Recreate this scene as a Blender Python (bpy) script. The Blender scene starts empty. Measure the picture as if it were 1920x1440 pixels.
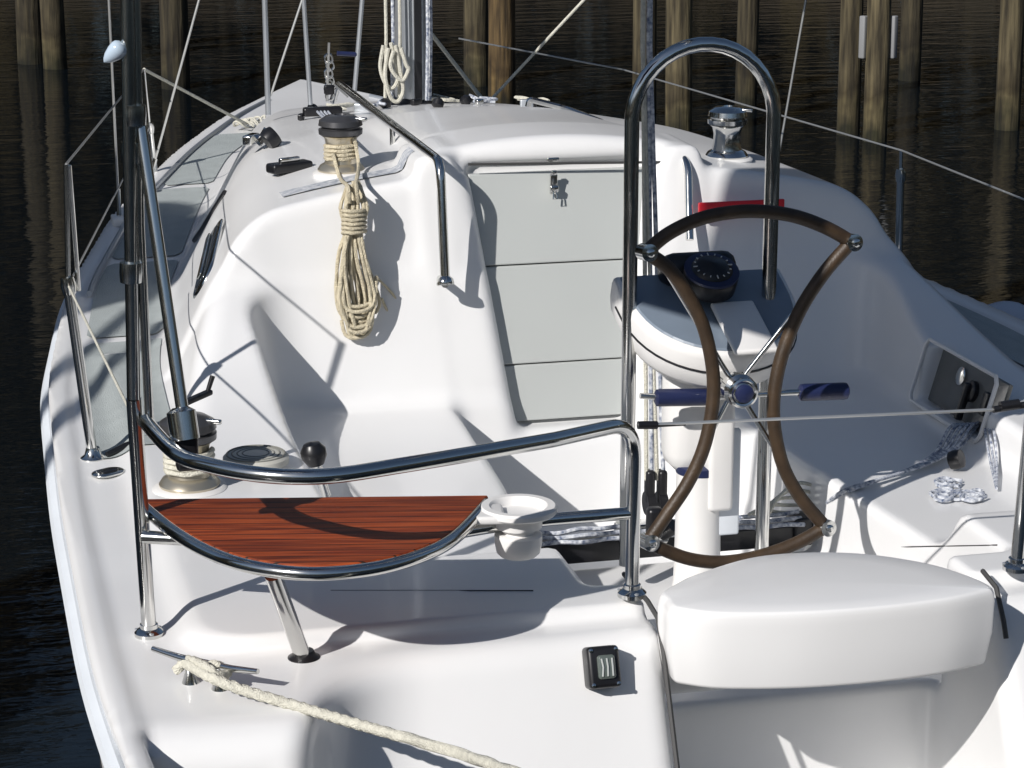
import bpy, math, random
import numpy as np
from mathutils import Vector, Matrix, noise
random.seed(4); rng=np.random.default_rng(7)
S=bpy.context.scene; COL=S.collection
# ------------------------------------------------------------ camera geometry (boat frame: x starboard, y forward, z up, water z=0)
F=4500.; PITCH=math.radians(15); PSI=math.atan(.247); CAM=Vector((-1.658,-4.147,2.75))
_h=(math.sin(PSI),math.cos(PSI))
FW=Vector((_h[0]*math.cos(PITCH),_h[1]*math.cos(PITCH),-math.sin(PITCH)))
RT=Vector((math.cos(PSI),-math.sin(PSI),0)); UP=RT.cross(FW)
def P(px,py,x=None,y=None,z=None):
    "point on the plane x=, y= or z= that the photograph shows at a pixel"
    r=FW+RT*((px-960)/F)-UP*((py-720)/F)
    if z is not None: t=(z-CAM.z)/r.z
    elif y is not None: t=(y-CAM.y)/r.y
    else: t=(x-CAM.x)/r.x
    return CAM+r*t
# ------------------------------------------------------------ materials
def M_(name): 
    m=bpy.data.materials.new(name); m.use_nodes=True; nt=m.node_tree
    return m,nt,nt.nodes['Principled BSDF']
def mat(name,col,rough=.4,metal=0,var=0,vscale=6,bump=0,bscale=60,rvar=0,coat=0,spec=None,stretch=None,col2=None):
    m,nt,b=M_(name); N=nt.nodes; L=nt.links
    b.inputs['Base Color'].default_value=(*col,1); b.inputs['Roughness'].default_value=rough; b.inputs['Metallic'].default_value=metal
    if coat: b.inputs['Coat Weight'].default_value=coat; b.inputs['Coat Roughness'].default_value=.08
    if spec is not None: b.inputs['Specular IOR Level'].default_value=spec
    tc=N.new('ShaderNodeTexCoord'); src=tc.outputs['Object']
    if stretch:
        mp=N.new('ShaderNodeMapping'); mp.inputs['Scale'].default_value=stretch; L.new(src,mp.inputs['Vector']); src=mp.outputs['Vector']
    if var or col2 or rvar:
        n=N.new('ShaderNodeTexNoise'); n.inputs['Scale'].default_value=vscale; n.inputs['Detail'].default_value=6; L.new(src,n.inputs['Vector'])
        if var or col2:
            cr=N.new('ShaderNodeValToRGB'); cr.color_ramp.elements[0].position=.3; cr.color_ramp.elements[1].position=.7
            c2=col2 or tuple(max(0,c*(1-var)) for c in col)
            cr.color_ramp.elements[0].color=(*c2,1); cr.color_ramp.elements[1].color=(*col,1)
            L.new(n.outputs['Fac'],cr.inputs['Fac']); L.new(cr.outputs['Color'],b.inputs['Base Color'])
        if rvar:
            mr=N.new('ShaderNodeMapRange'); mr.inputs['To Min'].default_value=max(.02,rough-rvar); mr.inputs['To Max'].default_value=rough+rvar
            L.new(n.outputs['Fac'],mr.inputs['Value']); L.new(mr.outputs['Result'],b.inputs['Roughness'])
    if bump:
        n2=N.new('ShaderNodeTexNoise'); n2.inputs['Scale'].default_value=bscale; n2.inputs['Detail'].default_value=3; L.new(src,n2.inputs['Vector'])
        bp=N.new('ShaderNodeBump'); bp.inputs['Strength'].default_value=bump; bp.inputs['Distance'].default_value=.01
        L.new(n2.outputs['Fac'],bp.inputs['Height']); L.new(bp.outputs['Normal'],b.inputs['Normal'])
    return m
GEL=mat('gelcoat',(.785,.785,.78),.34,var=.07,vscale=2.2,rvar=.08,coat=.25,bump=.02,bscale=5)
WPL=mat('white_plastic',(.78,.77,.75),.35,var=.05,vscale=8)
CHROME=mat('stainless',(.66,.66,.64),.14,1,rvar=.06,vscale=30)
BLK=mat('black_plastic',(.012,.012,.014),.35,var=.3,vscale=20)
NAVY=mat('navy_vinyl',(.015,.022,.075),.38,var=.25,vscale=15)
POD=mat('pod_panel',(.20,.245,.30),.38,var=.15,vscale=9,coat=.3)
LEATHER=mat('leather',(.06,.036,.018),.5,var=.5,vscale=25,bump=.12,bscale=220)
DOOR=mat('washboard',(.47,.49,.475),.3,var=.05,vscale=3,rvar=.06)
NONSKID=mat('nonskid',(.40,.435,.43),.9,spec=.2,var=.12,vscale=14,bump=.5,bscale=350)
RUB=mat('rub_rail',(.70,.74,.78),.5,var=.08,vscale=5)
GASKET=mat('gasket',(.05,.05,.05),.7)
GLASS=mat('dark_acrylic',(.02,.025,.03),.08,spec=.7)
ACRYL=mat('smoky_cover',(.16,.16,.15),.12,var=.3,vscale=7)
ALU=mat('mast_alloy',(.52,.55,.58),.38,.7,var=.1,vscale=10)
WIRE=mat('wire',(.62,.62,.60),.35,.8)
CREAM=mat('cream_rope',(.74,.66,.48),.85,var=.3,vscale=60,bump=.8,bscale=300)
WROPE=mat('white_rope',(.70,.68,.58),.85,var=.25,vscale=80,bump=.6,bscale=300)
FLECK=mat('fleck_rope',(.72,.74,.76),.85,vscale=90,col2=(.06,.09,.17))
RED=mat('red_vinyl',(.62,.015,.03),.4)
TANSP=mat('winch_bronze',(.55,.50,.40),.3,.8)
PANEL_BLUE=mat('panel_blue',(.01,.015,.06),.15,coat=.5)  # dark blue of the added shade panel
CANVAS=mat('canvas_blue',(.02,.03,.09),.8,bump=.3,bscale=40)
# teak with planks: bands run along object x
def teak():
    m,nt,b=M_('teak'); N=nt.nodes; L=nt.links
    tc=N.new('ShaderNodeTexCoord'); mp=N.new('ShaderNodeMapping'); mp.inputs['Scale'].default_value=(1.5,26,26); L.new(tc.outputs['Object'],mp.inputs['Vector'])
    n=N.new('ShaderNodeTexNoise'); n.inputs['Scale'].default_value=3; n.inputs['Detail'].default_value=8; n.inputs['Distortion'].default_value=.6; L.new(mp.outputs['Vector'],n.inputs['Vector'])
    cr=N.new('ShaderNodeValToRGB'); e=cr.color_ramp.elements; e[0].position=.33; e[0].color=(.12,.018,.006,1); e[1].position=.68; e[1].color=(.39,.078,.018,1)
    L.new(n.outputs['Fac'],cr.inputs['Fac'])
    sx=N.new('ShaderNodeSeparateXYZ'); L.new(tc.outputs['Object'],sx.inputs[0])
    mm=N.new('ShaderNodeMath'); mm.operation='MULTIPLY'; mm.inputs[1].default_value=1/.031; L.new(sx.outputs['Y'],mm.inputs[0])
    fr=N.new('ShaderNodeMath'); fr.operation='FRACT'; L.new(mm.outputs[0],fr.inputs[0])
    fl=N.new('ShaderNodeMath'); fl.operation='FLOOR'; L.new(mm.outputs[0],fl.inputs[0])
    wn=N.new('ShaderNodeTexWhiteNoise'); wn.noise_dimensions='1D'; L.new(fl.outputs[0],wn.inputs['W'])
    lt=N.new('ShaderNodeMath'); lt.operation='LESS_THAN'; lt.inputs[1].default_value=.10; L.new(fr.outputs[0],lt.inputs[0])
    br=N.new('ShaderNodeMapRange'); br.inputs['To Min'].default_value=.72; br.inputs['To Max'].default_value=1.12; L.new(wn.outputs['Value'],br.inputs['Value'])
    hv=N.new('ShaderNodeHueSaturation'); L.new(cr.outputs['Color'],hv.inputs['Color']); L.new(br.outputs['Result'],hv.inputs['Value'])
    mx=N.new('ShaderNodeMix'); mx.data_type='RGBA'; mx.inputs['B'].default_value=(.02,.008,.005,1)
    L.new(lt.outputs[0],mx.inputs['Factor']); L.new(hv.outputs['Color'],mx.inputs['A']); L.new(mx.outputs['Result'],b.inputs['Base Color'])
    b.inputs['Roughness'].default_value=.5; b.inputs['Specular IOR Level'].default_value=.3
    return m
TEAK=teak()
def piling_mat():
    m,nt,b=M_('piling_wood'); N=nt.nodes; L=nt.links
    tc=N.new('ShaderNodeTexCoord'); mp=N.new('ShaderNodeMapping'); mp.inputs['Scale'].default_value=(14,14,1.2); L.new(tc.outputs['Object'],mp.inputs['Vector'])
    n=N.new('ShaderNodeTexNoise'); n.inputs['Scale'].default_value=2; n.inputs['Detail'].default_value=8; L.new(mp.outputs['Vector'],n.inputs['Vector'])
    cr=N.new('ShaderNodeValToRGB'); e=cr.color_ramp.elements; e[0].position=.35; e[0].color=(.045,.035,.018,1); e[1].position=.7; e[1].color=(.24,.195,.105,1)
    L.new(n.outputs['Fac'],cr.inputs['Fac']); b.inputs['Roughness'].default_value=.9
    sx=N.new('ShaderNodeSeparateXYZ'); L.new(tc.outputs['Object'],sx.inputs[0])
    n5=N.new('ShaderNodeTexNoise'); n5.inputs['Scale'].default_value=6; L.new(tc.outputs['Object'],n5.inputs['Vector'])
    ad=N.new('ShaderNodeMath'); ad.operation='MULTIPLY_ADD'; ad.inputs[1].default_value=.5; L.new(n5.outputs['Fac'],ad.inputs[0]); L.new(sx.outputs['Z'],ad.inputs[2])
    tr=N.new('ShaderNodeValToRGB'); tr.name='tide'; e=tr.color_ramp.elements; e[0].position=.28; e[0].color=(.22,.26,.16,1); e[1].position=.75; e[1].color=(1,1,1,1)
    k=tr.color_ramp.elements.new(.45); k.color=(.9,.9,.8,1); k=tr.color_ramp.elements.new(.56); k.color=(.45,.42,.35,1)
    L.new(ad.outputs[0],tr.inputs['Fac']); mx=N.new('ShaderNodeMix'); mx.data_type='RGBA'; mx.blend_type='MULTIPLY'; mx.inputs['Factor'].default_value=1
    L.new(cr.outputs['Color'],mx.inputs['A']); L.new(tr.outputs['Color'],mx.inputs['B']); L.new(mx.outputs['Result'],b.inputs['Base Color'])
    bp=N.new('ShaderNodeBump'); bp.inputs['Strength'].default_value=.8; bp.inputs['Distance'].default_value=.02; L.new(n.outputs['Fac'],bp.inputs['Height']); L.new(bp.outputs['Normal'],b.inputs['Normal'])
    return m
PILE=piling_mat()
# ------------------------------------------------------------ object helpers
def mesh(name,v,f,m,parent=None,smooth=True):
    me=bpy.data.meshes.new(name); me.from_pydata([tuple(p) for p in v],[],[tuple(q) for q in f]); me.validate()
    me.materials.append(m)
    if smooth: me.polygons.foreach_set('use_smooth',[True]*len(me.polygons))
    o=bpy.data.objects.new(name,me); COL.objects.link(o)
    if parent: o.parent=parent
    return o
def tag(o,label,cat=None,group=None,kind=None):
    if label:o['label']=label
    if cat:o['category']=cat
    if group:o['group']=group
    if kind:o['kind']=kind
    return o
class MB:
    def __init__(s): s.v=[];s.f=[]
    def add(s,v,f):
        k=len(s.v); s.v+= [tuple(p) for p in v]; s.f+=[tuple(i+k for i in q) for q in f]; return s
    def tube(s,pts,r,n=12,closed=False,caps=True,lobes=0,twist=0):
        pts=[Vector(p) for p in pts]; m=len(pts); V=[];Fc=[]
        rr=r if isinstance(r,(list,tuple)) else [r]*m
        T=[]
        for i in range(m):
            a=pts[(i-1)%m] if closed or i>0 else pts[i]; b=pts[(i+1)%m] if closed or i<m-1 else pts[i]
            T.append((b-a).normalized() if (b-a).length>1e-9 else Vector((0,0,1)))
        up=Vector((0,0,1)) if abs(T[0].z)<.9 else Vector((1,0,0))
        nrm=(up-T[0]*up.dot(T[0])).normalized(); dist=0
        for i in range(m):
            if i: 
                dist+=(pts[i]-pts[i-1]).length
                nrm=(nrm-T[i]*nrm.dot(T[i])).normalized()
            bn=T[i].cross(nrm)
            for k in range(n):
                a=2*math.pi*k/n; q=rr[i]
                if lobes: q*=.76+.34*abs(math.cos(lobes/2*(a-dist*twist)))
                V.append(pts[i]+nrm*(math.cos(a)*q)+bn*(math.sin(a)*q))
        for i in range(m if closed else m-1):
            j=(i+1)%m
            for k in range(n): Fc.append((i*n+k,i*n+(k+1)%n,j*n+(k+1)%n,j*n+k))
        if caps and not closed: Fc.append(tuple(range(n-1,-1,-1))); Fc.append(tuple((m-1)*n+k for k in range(n)))
        return s.add(V,Fc)
    def lathe(s,prof,o,axis=(0,0,1),n=28):
        ax=Vector(axis).normalized(); u=ax.orthogonal().normalized(); w=ax.cross(u); o=Vector(o); V=[];Fc=[]
        for (r,h) in prof:
            for k in range(n):
                a=2*math.pi*k/n; V.append(o+ax*h+u*(r*math.cos(a))+w*(r*math.sin(a)))
        for i in range(len(prof)-1):
            for k in range(n): Fc.append((i*n+k,i*n+(k+1)%n,(i+1)*n+(k+1)%n,(i+1)*n+k))
        if prof[0][0]>1e-6: Fc.append(tuple(range(n-1,-1,-1)))
        if prof[-1][0]>1e-6: Fc.append(tuple((len(prof)-1)*n+k for k in range(n)))
        return s.add(V,Fc)
    def box(s,c,size,axes=None,bev=.0):
        "chamfered box; axes = three direction vectors"
        c=Vector(c); A=[Vector(a).normalized() for a in (axes or ((1,0,0),(0,1,0),(0,0,1)))]; h=[q/2 for q in size]; b=min(bev,min(h)*.95)
        if b<=0:
            V=[c+A[0]*(x*h[0])+A[1]*(y*h[1])+A[2]*(z*h[2]) for x in(-1,1) for y in(-1,1) for z in(-1,1)]
            return s.add(V,[(0,1,3,2),(4,6,7,5),(0,4,5,1),(2,3,7,6),(0,2,6,4),(1,5,7,3)])
        prof=[]; 
        V=[];Fc=[]; K=8*1
        def ring(ix,iy,rad,z):
            out=[]
            for (sx,sy,a0) in ((1,1,0),(-1,1,90),(-1,-1,180),(1,-1,270)):
                for q in range(4):
                    a=math.radians(a0+q*30); out.append(c+A[0]*(sx*(ix-b)+rad*math.cos(a))+A[1]*(sy*(iy-b)+rad*math.sin(a))+A[2]*z)
            return out
        R=[]
        for q in range(4):
            a=math.radians(q*30); R.append(ring(h[0],h[1],b*math.sin(a) if q else b*.001,-h[2]+b-b*math.cos(a)))
        for q in range(4):
            a=math.radians(90-q*30); R.append(ring(h[0],h[1],b*math.sin(a) if q<3 else b*.001,h[2]-b+b*math.cos(a)))
        n=16
        for r in R: V+=r
        for i in range(len(R)-1):
            for k in range(n): Fc.append((i*n+k,i*n+(k+1)%n,(i+1)*n+(k+1)%n,(i+1)*n+k))
        Fc.append(tuple(range(n-1,-1,-1))); Fc.append(tuple((len(R)-1)*n+k for k in range(n)))
        return s.add(V,Fc)
    def build(s,name,m,parent=None,smooth=True):
        o=mesh(name,s.v,s.f,m,parent,smooth)
        if smooth:
            me=o.data
            try: me.set_sharp_from_angle(angle=math.radians(42))
            except Exception: pass
        return o
def spline(pts,n=8,closed=False):
    pts=[Vector(p) for p in pts]; out=[]; m=len(pts)
    for i in range(m if closed else m-1):
        g=lambda k: pts[k%m] if closed else pts[min(max(k,0),m-1)]
        a,b,c,d=g(i-1),g(i),g(i+1),g(i+2)
        for q in range(n):
            t=q/n; out.append(.5*((2*b)+(c-a)*t+(2*a-5*b+4*c-d)*t*t+(3*b-a-3*c+d)*t**3))
    if not closed: out.append(pts[-1])
    return out
def fillet(pts,r,n=6):
    "polyline with rounded corners"
    pts=[Vector(p) for p in pts]; out=[pts[0]]
    for i in range(1,len(pts)-1):
        a,b,c=pts[i-1],pts[i],pts[i+1]; d1=(a-b);d2=(c-b); q=min(r,d1.length*.48,d2.length*.48)
        p=b+d1.normalized()*q; e=b+d2.normalized()*q
        for k in range(n+1):
            t=k/n; out.append(p*(1-t)**2+b*(2*t*(1-t))+e*t*t)
    out.append(pts[-1]); return out
def sub(a,b,n=10): return [Vector(a).lerp(Vector(b),i/n) for i in range(n+1)]
# ------------------------------------------------------------ the boat
boat=bpy.data.objects.new('sailboat',None); COL.objects.link(boat)
tag(boat,'white sailboat seen from astern with teak stern seat, wheel and open cockpit','sailboat')
ty=np.arange(-1.2,7.2,.01)
def table(ys,vs,w=.28):
    v=np.interp(ty,ys,vs); k=np.arange(-w*2,w*2+.005,.01); g=np.exp(-(k/w*1.4)**2); g/=g.sum()
    pad=len(k)//2; vp=np.pad(v,pad,mode='edge'); v=np.convolve(vp,g,'same')[pad:-pad] if pad else v
    return lambda y: np.interp(y,ty,v)
fB=table([-1.2,-.4,0,1,2,3,4,5,5.7,6.3,6.7],[1.35,1.405,1.425,1.42,1.39,1.275,1.055,.74,.46,.13,-.1])
fG=table([-1.2,1,3,5,6.6],[1.115,1.12,1.15,1.22,1.28],.4)
fD=table([-1.2,1.5,2,2.9,4.1,4.9,5.6,6.6],[1.11,1.10,1.08,.965,.72,.52,.2,-.1],.2)
fZt=table([-1.2,1.9,2.5,3.0,3.5,4,4.6,5.2,5.7,6.6],[1.6,1.6,1.6,1.585,1.535,1.485,1.41,1.28,1.12,1.0],.2)
fZc=table([-1.2,.9,1.1,1.3,1.45,1.6,1.75,1.9,2.1,2.6],[1.0,1.08,1.13,1.165,1.20,1.25,1.315,1.375,1.42,1.42],.06)
fSf=table([-1.2,.4,1.2,1.9,3],[.445,.435,.365,.335,.33],.1)
def smin(a,b,k):
    h=np.clip(.5+.5*(b-a)/k,0,1); return b*(1-h)+a*h-k*h*(1-h)
def smax(a,b,k): return -smin(-a,-b,k)
POCKET=None
def yb(z): return 1.85+.27*(z-1.05)
def sdf(x,y,z):
    a=np.abs(x); zg=fG(y); B=fB(y)
    side=(a-(B-.01-.20*np.clip(zg-z,0,2)))*.97
    deck=z-(zg+.015*np.clip(1-a/1.4,0,1))
    tr=-(y+.43-.08*(a/1.4)**2)
    d=smax(smax(side,deck,.035),tr,.10)
    d=smin(d,smax(np.maximum(a-(B-.005),z-(zg+.006)),np.maximum((B-.05)-a,zg-.03-z),.02),.02)      # toe rail
    plat=smax(smax((a-1.245+np.maximum(z-1.13,-.05)*.8)*.8,-(y-.01)*.9-(z-1.13)*.4,.10),z-1.153,.02); plat=np.maximum(plat,y-2.2)
    d=smin(d,plat,.03)
    zc=fZc(y); co=smax(z-zc,(a-(fD(y)-np.maximum(z-1.15,-.03)*  .55))*.88,.05); co=np.maximum(co,y-2.3)
    d=smin(d,co,.04)
    zt=fZt(y)
    cs=(a-(fD(y)-np.maximum(z-1.15,-.03)*.55))*.88; ct=z-(zt+.05*(1-np.minimum(a/.6,1.45)**2)); ca=(yb(z)-y)/1.04
    cab=smax(smax(cs,ct,.08),ca,.032)
    d=smin(d,cab,.045)
    # hatch and its cheeks
    hh=smax(smax(a-.335,z-(1.715-.03*(a/.33)**2-.085*np.clip(y-2.35,0,2)),.05),smax(yb(z)+.06-y,y-3.1,.04),.04)
    d=smin(d,hh,.05)
    ck=smax(smax(np.abs(a-.345)-.055,z-1.685,.04),smax(1.37-z,smax(yb(z)-.075-y,y-2.3,.03),.04),.05)
    d=smin(d,ck,.035)
    # cockpit
    cav=smax(a-(.835+.14*(z-1.05)),y-yb(z),.16)
    cav=smax(cav,1.05-z,.05); cav=smax(cav,.43-(z-1.05)*.5-y,.08)
    d=smax(d,-cav,.024)
    w=smax(smax(a-fSf(y)-.10*(z-1.05),y-yb(z)+.01,.05),smax(.70-z,1.02-y,.03),.04); d=smax(d,-w,.025)
    w2=smax(smax(a-fSf(y)-.10*(z-1.05),np.abs(y-.6)-.47,.04),.865-z,.03); d=smax(d,-w2,.02)
    # gate through the stern and transom recess
    g=smax(np.maximum(x-.305,-x-.365),smax(y-.16,.60-z,.04),.03); d=smax(d,-g,.018)
    t=smax((a-.965-.38*np.clip(-.06-y,0,.5))*.94,y+.10+(1.12-z)*.48,.16); d=smax(d,-t,.045)
    # companionway
    cw=smax(a-(.245-.13*(1.62-z)),smax(y-(yb(z)+.095),smax(.965-z,z-1.645,.05),.02),.04); d=smax(d,-cw,.05)
    if POCKET is not None:
        p,f,u,n=POCKET; q=[(x-p.x)*k.x+(y-p.y)*k.y+(z-p.z)*k.z for k in (f,u,n)]
        d=smax(d,-smax(smax(np.abs(q[0])-.20,np.abs(q[1])-.078,.03),np.maximum(-q[2]-.055,q[2]-.08),.012),.014)
    return d
def onto(px,py,lift=0.,y0=-.4,y1=6.5):
    "point of the moulding that the photograph shows at a pixel (march along the sight line)"
    r=FW+RT*((px-960)/F)-UP*((py-720)/F); t=np.arange(3.5,12,.004)
    f=sdf(CAM.x+r.x*t,CAM.y+r.y*t,CAM.z+r.z*t); k=int(np.argmax(f<0)); p=CAM+r*float(t[k]); p.z+=lift; return p
def side_pt(px,py,lift=.0):
    p=onto(px,py); e=.003; g=[]
    for ax in range(3):
        d=Vector((0,0,0)); d[ax]=e; a=p+d;b=p-d
        g.append(float(sdf(np.array([a.x]),np.array([a.y]),np.array([a.z]))[0]-sdf(np.array([b.x]),np.array([b.y]),np.array([b.z]))[0]))
    n=Vector(g).normalized(); return p+n*lift,n
pk,pkn=side_pt(1788,730)
pkf=(Vector((0,-1,0))-pkn*pkn.dot(Vector((0,-1,0)))).normalized(); pku=pkn.cross(pkf)
if pku.z<0: pku=-pku
POCKET=(pk,pkf,pku,pkn)
def surface_nets(x0,x1,y0,y1,z0,z1,h):
    X=np.arange(x0,x1,h);Y=np.arange(y0,y1,h);Z=np.arange(z0,z1,h)
    D=np.empty((len(X),len(Y),len(Z)),np.float32)
    for j0 in range(0,len(Y),24):
        j1=min(j0+24,len(Y)); D[:,j0:j1,:]=sdf(X[:,None,None],Y[None,j0:j1,None],Z[None,None,:])
    I=D<0
    c=np.zeros(tuple(n-1 for n in D.shape),np.int8)
    for a in(0,1):
        for b in(0,1):
            for e in(0,1): c+=I[a:a+c.shape[0],b:b+c.shape[1],e:e+c.shape[2]]
    act=(c>0)&(c<8); idx=np.argwhere(act); ids=np.full(c.shape,-1,np.int32); ids[act]=np.arange(len(idx))
    acc=np.zeros((len(idx),3)); cnt=np.zeros(len(idx))
    cor=[(a,b,e) for a in(0,1) for b in(0,1) for e in(0,1)]
    i,j,k=idx.T
    for p in cor:
        for ax in range(3):
            if p[ax]: continue
            q=list(p); q[ax]=1
            d0=D[i+p[0],j+p[1],k+p[2]]; d1=D[i+q[0],j+q[1],k+q[2]]; m=(d0<0)!=(d1<0)
            t=np.where(m,d0/np.where(m,d0-d1,1),0); pt=np.tile(np.array(p,float),(len(idx),1)); pt[:,ax]=t
            acc[m]+=pt[m]; cnt[m]+=1
    V=(idx+acc/cnt[:,None])*h+np.array([X[0],Y[0],Z[0]])
    Q=[]
    for ax in range(3):
        sl0=[slice(1,-1)]*3; n=D.shape
        A=I.take(range(n[ax]-1),ax); Bq=I.take(range(1,n[ax]),ax); e=np.argwhere(A!=Bq)
        o=[q for q in range(3) if q!=ax]
        ok=(e[:,o[0]]>0)&(e[:,o[1]]>0)&(e[:,o[0]]<n[o[0]]-1)&(e[:,o[1]]<n[o[1]]-1); e=e[ok]
        inside=A[tuple(e.T)]
        def cell(da,db):
            q=e.copy(); q[:,o[0]]-=da; q[:,o[1]]-=db; return ids[tuple(q.T)]
        q=np.stack([cell(1,1),cell(0,1),cell(0,0),cell(1,0)],1)
        flip=inside if ax!=1 else ~inside
        q[~flip]=q[~flip][:,::-1]; Q.append(q)
    Q=np.concatenate(Q)
    for _ in range(3):
        f=sdf(*V.T); e=.002
        g=np.stack([(sdf(V[:,0]+(a==0)*e,V[:,1]+(a==1)*e,V[:,2]+(a==2)*e)-sdf(V[:,0]-(a==0)*e,V[:,1]-(a==1)*e,V[:,2]-(a==2)*e))/(2*e) for a in range(3)],1)
        s=f/np.maximum((g**2).sum(1),.15); s=np.clip(s,-h*.5,h*.5); V=V-g*s[:,None]
    return V,Q
def np_mesh(name,V,Q,m,parent):
    me=bpy.data.meshes.new(name); used,inv=np.unique(Q,return_inverse=True); V=V[used]; Q=inv.reshape(Q.shape)
    me.vertices.add(len(V)); me.vertices.foreach_set('co',V.astype(np.float32).ravel())
    me.loops.add(Q.size); me.loops.foreach_set('vertex_index',Q.astype(np.int32).ravel())
    me.polygons.add(len(Q)); me.polygons.foreach_set('loop_start',np.arange(0,Q.size,4,dtype=np.int32))
    try: me.polygons.foreach_set('loop_total',np.full(len(Q),4,np.int32))
    except Exception: pass
    me.polygons.foreach_set('use_smooth',np.ones(len(Q),bool)); me.update(calc_edges=True); me.validate()
    me.materials.append(m); o=bpy.data.objects.new(name,me); COL.objects.link(o); o.parent=parent
    return o
V,Q=surface_nets(-1.46,1.46,-.60,6.7,-.06,1.80,.0125)
zc_=V[Q].mean(1); isd=(zc_[:,2]>fG(zc_[:,1])-.10)
isd|=(zc_[:,1]>-.40-(.0))&(np.abs(zc_[:,0])<1.0)&(zc_[:,2]>.55)
deck_o=np_mesh('deck',V,Q[isd],GEL,boat); hull_o=np_mesh('hull',V,Q[~isd],GEL,boat)
def top(x,y,z0=1.8,z1=.5):
    x=np.asarray(x,float);y=np.asarray(y,float); z=np.full(x.shape,z0); done=np.zeros(x.shape,bool)
    for _ in range(int((z0-z1)/.012)):
        f=sdf(x,y,z); done|=f<0; z=np.where(done,z,z-.012)
    lo=z.copy(); hi=z+.012
    for _ in range(12):
        m=(lo+hi)/2; f=sdf(x,y,m)<0; lo=np.where(f,m,lo); hi=np.where(f,hi,m)
    return lo
def zt1(x,y): return float(top(np.array([x]),np.array([y]))[0])
def panel(name,edge_in,edge_out,y0,y1,sgn,m=NONSKID,nx=14,step=.03,lift=.004):
    "non-skid sheet lying on the deck between two curves |x|=f(y)"
    n=max(3,int((y1-y0)/step)); V=[];Fc=[]
    for i in range(n+1):
        y=y0+(y1-y0)*i/n; a=edge_in(y); b=edge_out(y); t=np.linspace(0,1,nx+1)
        e=min(i,n-i)/n*(y1-y0); ins=max(0,.03-e); a+=ins*.6; b-=ins*.6
        xs=(a+(b-a)*t)*sgn; zs=top(xs,np.full_like(xs,y))+lift
        V+=[(xs[q],y,zs[q]) for q in range(nx+1)]
    for i in range(n):
        for q in range(nx):
            f=(i*(nx+1)+q,i*(nx+1)+q+1,(i+1)*(nx+1)+q+1,(i+1)*(nx+1)+q); Fc.append(f if sgn>0 else f[::-1])
    return mesh(name,V,Fc,m,deck_o)
inner2=lambda y: float(fD(y))+.016
outer=lambda y: float(fB(y))-.088
for s in(-1,1):
    for (a,b) in ((1.30,2.36),(2.42,3.30),(3.36,4.35),(4.41,5.3)): panel('nonskid_panel',inner2,outer,a,b,s)
# rub rail round the sheer
def railpath(s,off=.004,dz=-.045): return [Vector((s*(float(fB(y))-.004+off),y,float(fG(y))+dz)) for y in np.arange(-.40,6.25,.08)]
for s in(-1,1): MB().tube(railpath(s),.020,8).build('rub_rail',RUB,hull_o)
# ---------------- companionway doors
def doorpt(x,z,out=0): return Vector((x,yb(z)+.078-out,z))
def half(z): return .250-.13*(1.62-z)
seams=[.975,1.125,1.385,1.628]
for i in range(3):
    z0,z1=seams[i]+.002,seams[i+1]-.002
    pts=[]
    n=10
    V=[];
    for o in(0,.018):
        for (zz) in (z0,z1):
            for sx in(-1,1): V.append(doorpt(sx*(half(zz)-.004),zz,o+.0035*i-.003))
    Fc=[(0,1,3,2),(4,6,7,5),(0,4,5,1),(2,3,7,6),(0,2,6,4),(1,5,7,3)]
    wb=mesh('washboard',V,Fc,DOOR,boat,False)
    bv=wb.modifiers.new('b','BEVEL'); bv.width=.004; bv.segments=2
    if i==2: top_board=wb
c=P(1038,345,y=2.03); hp=MB().box(c,(.020,.012,.055),bev=.003).box(c+Vector((0,-.008,-.012)),(.024,.012,.018),bev=.004).box(c+Vector((0,-.006,.032)),(.014,.01,.012),bev=.002); hp.tube([c+Vector((-.004,-.014,-.02)),c+Vector((-.006,-.018,-.038)),c+Vector((.006,-.018,-.038)),c+Vector((.004,-.014,-.02))],.0022,6)
hp.build('hasp',CHROME,top_board)
q=P(1037,299,y=2.045); MB().box(q,(.034,.012,.012),bev=.003).build('hatch_latch',CHROME,boat)
sl=MB(); sl.tube([P(878,308,y=2.035),P(1240,304,y=2.03)],.0035,6).build('hatch_seam',GASKET,boat)
# door frame trim on the right-hand side and sill
for sx in(-1,1): MB().tube([doorpt(sx*(half(z)+.008),z,.03) for z in np.linspace(.985,1.62,14)],.011,8).build('door_frame',WPL,boat)
# ---------------- grab rails beside the hatch
def grab(s):
    xx=.356*s
    a=Vector((xx,3.42,1.69)); 
    foot=Vector((xx,yb(1.377)-.085,1.377))
    path=fillet([Vector((xx,3.55,1.62)),Vector((xx,3.45,1.69)),Vector((xx,1.905,1.692)),foot],.05,8)
    g=MB().tube(path,.0125,14).build('grab_rail',CHROME,boat)
    MB().lathe([(.0,.004),(.022,.004),(.024,0),(.022,-.012),(.014,-.02)],foot,axis=(0,-.3,-.95)).tube([foot,foot+Vector((0,.06,0))],.011).build('rail_foot',CHROME,g)
    MB().tube([Vector((xx,2.55,1.69)),Vector((xx,2.55,1.60))],.008).build('rail_stem',CHROME,g)
grab(-1)
xx=.30
g=MB().tube(fillet([P(1185,262,y=2.2),P(1245,268,y=2.15),P(1290,300,y=2.0),P(1293,450,y=1.9)],.05,8),.011,12).build('grab_rail',CHROME,boat)
g2=MB().tube(fillet([P(990,200,y=3.2),P(993,186,y=3.2),P(1060,203,y=3.15),P(1170,245,y=2.95)],.02),.010,8).build('grab_rail',CHROME,boat)
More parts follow.
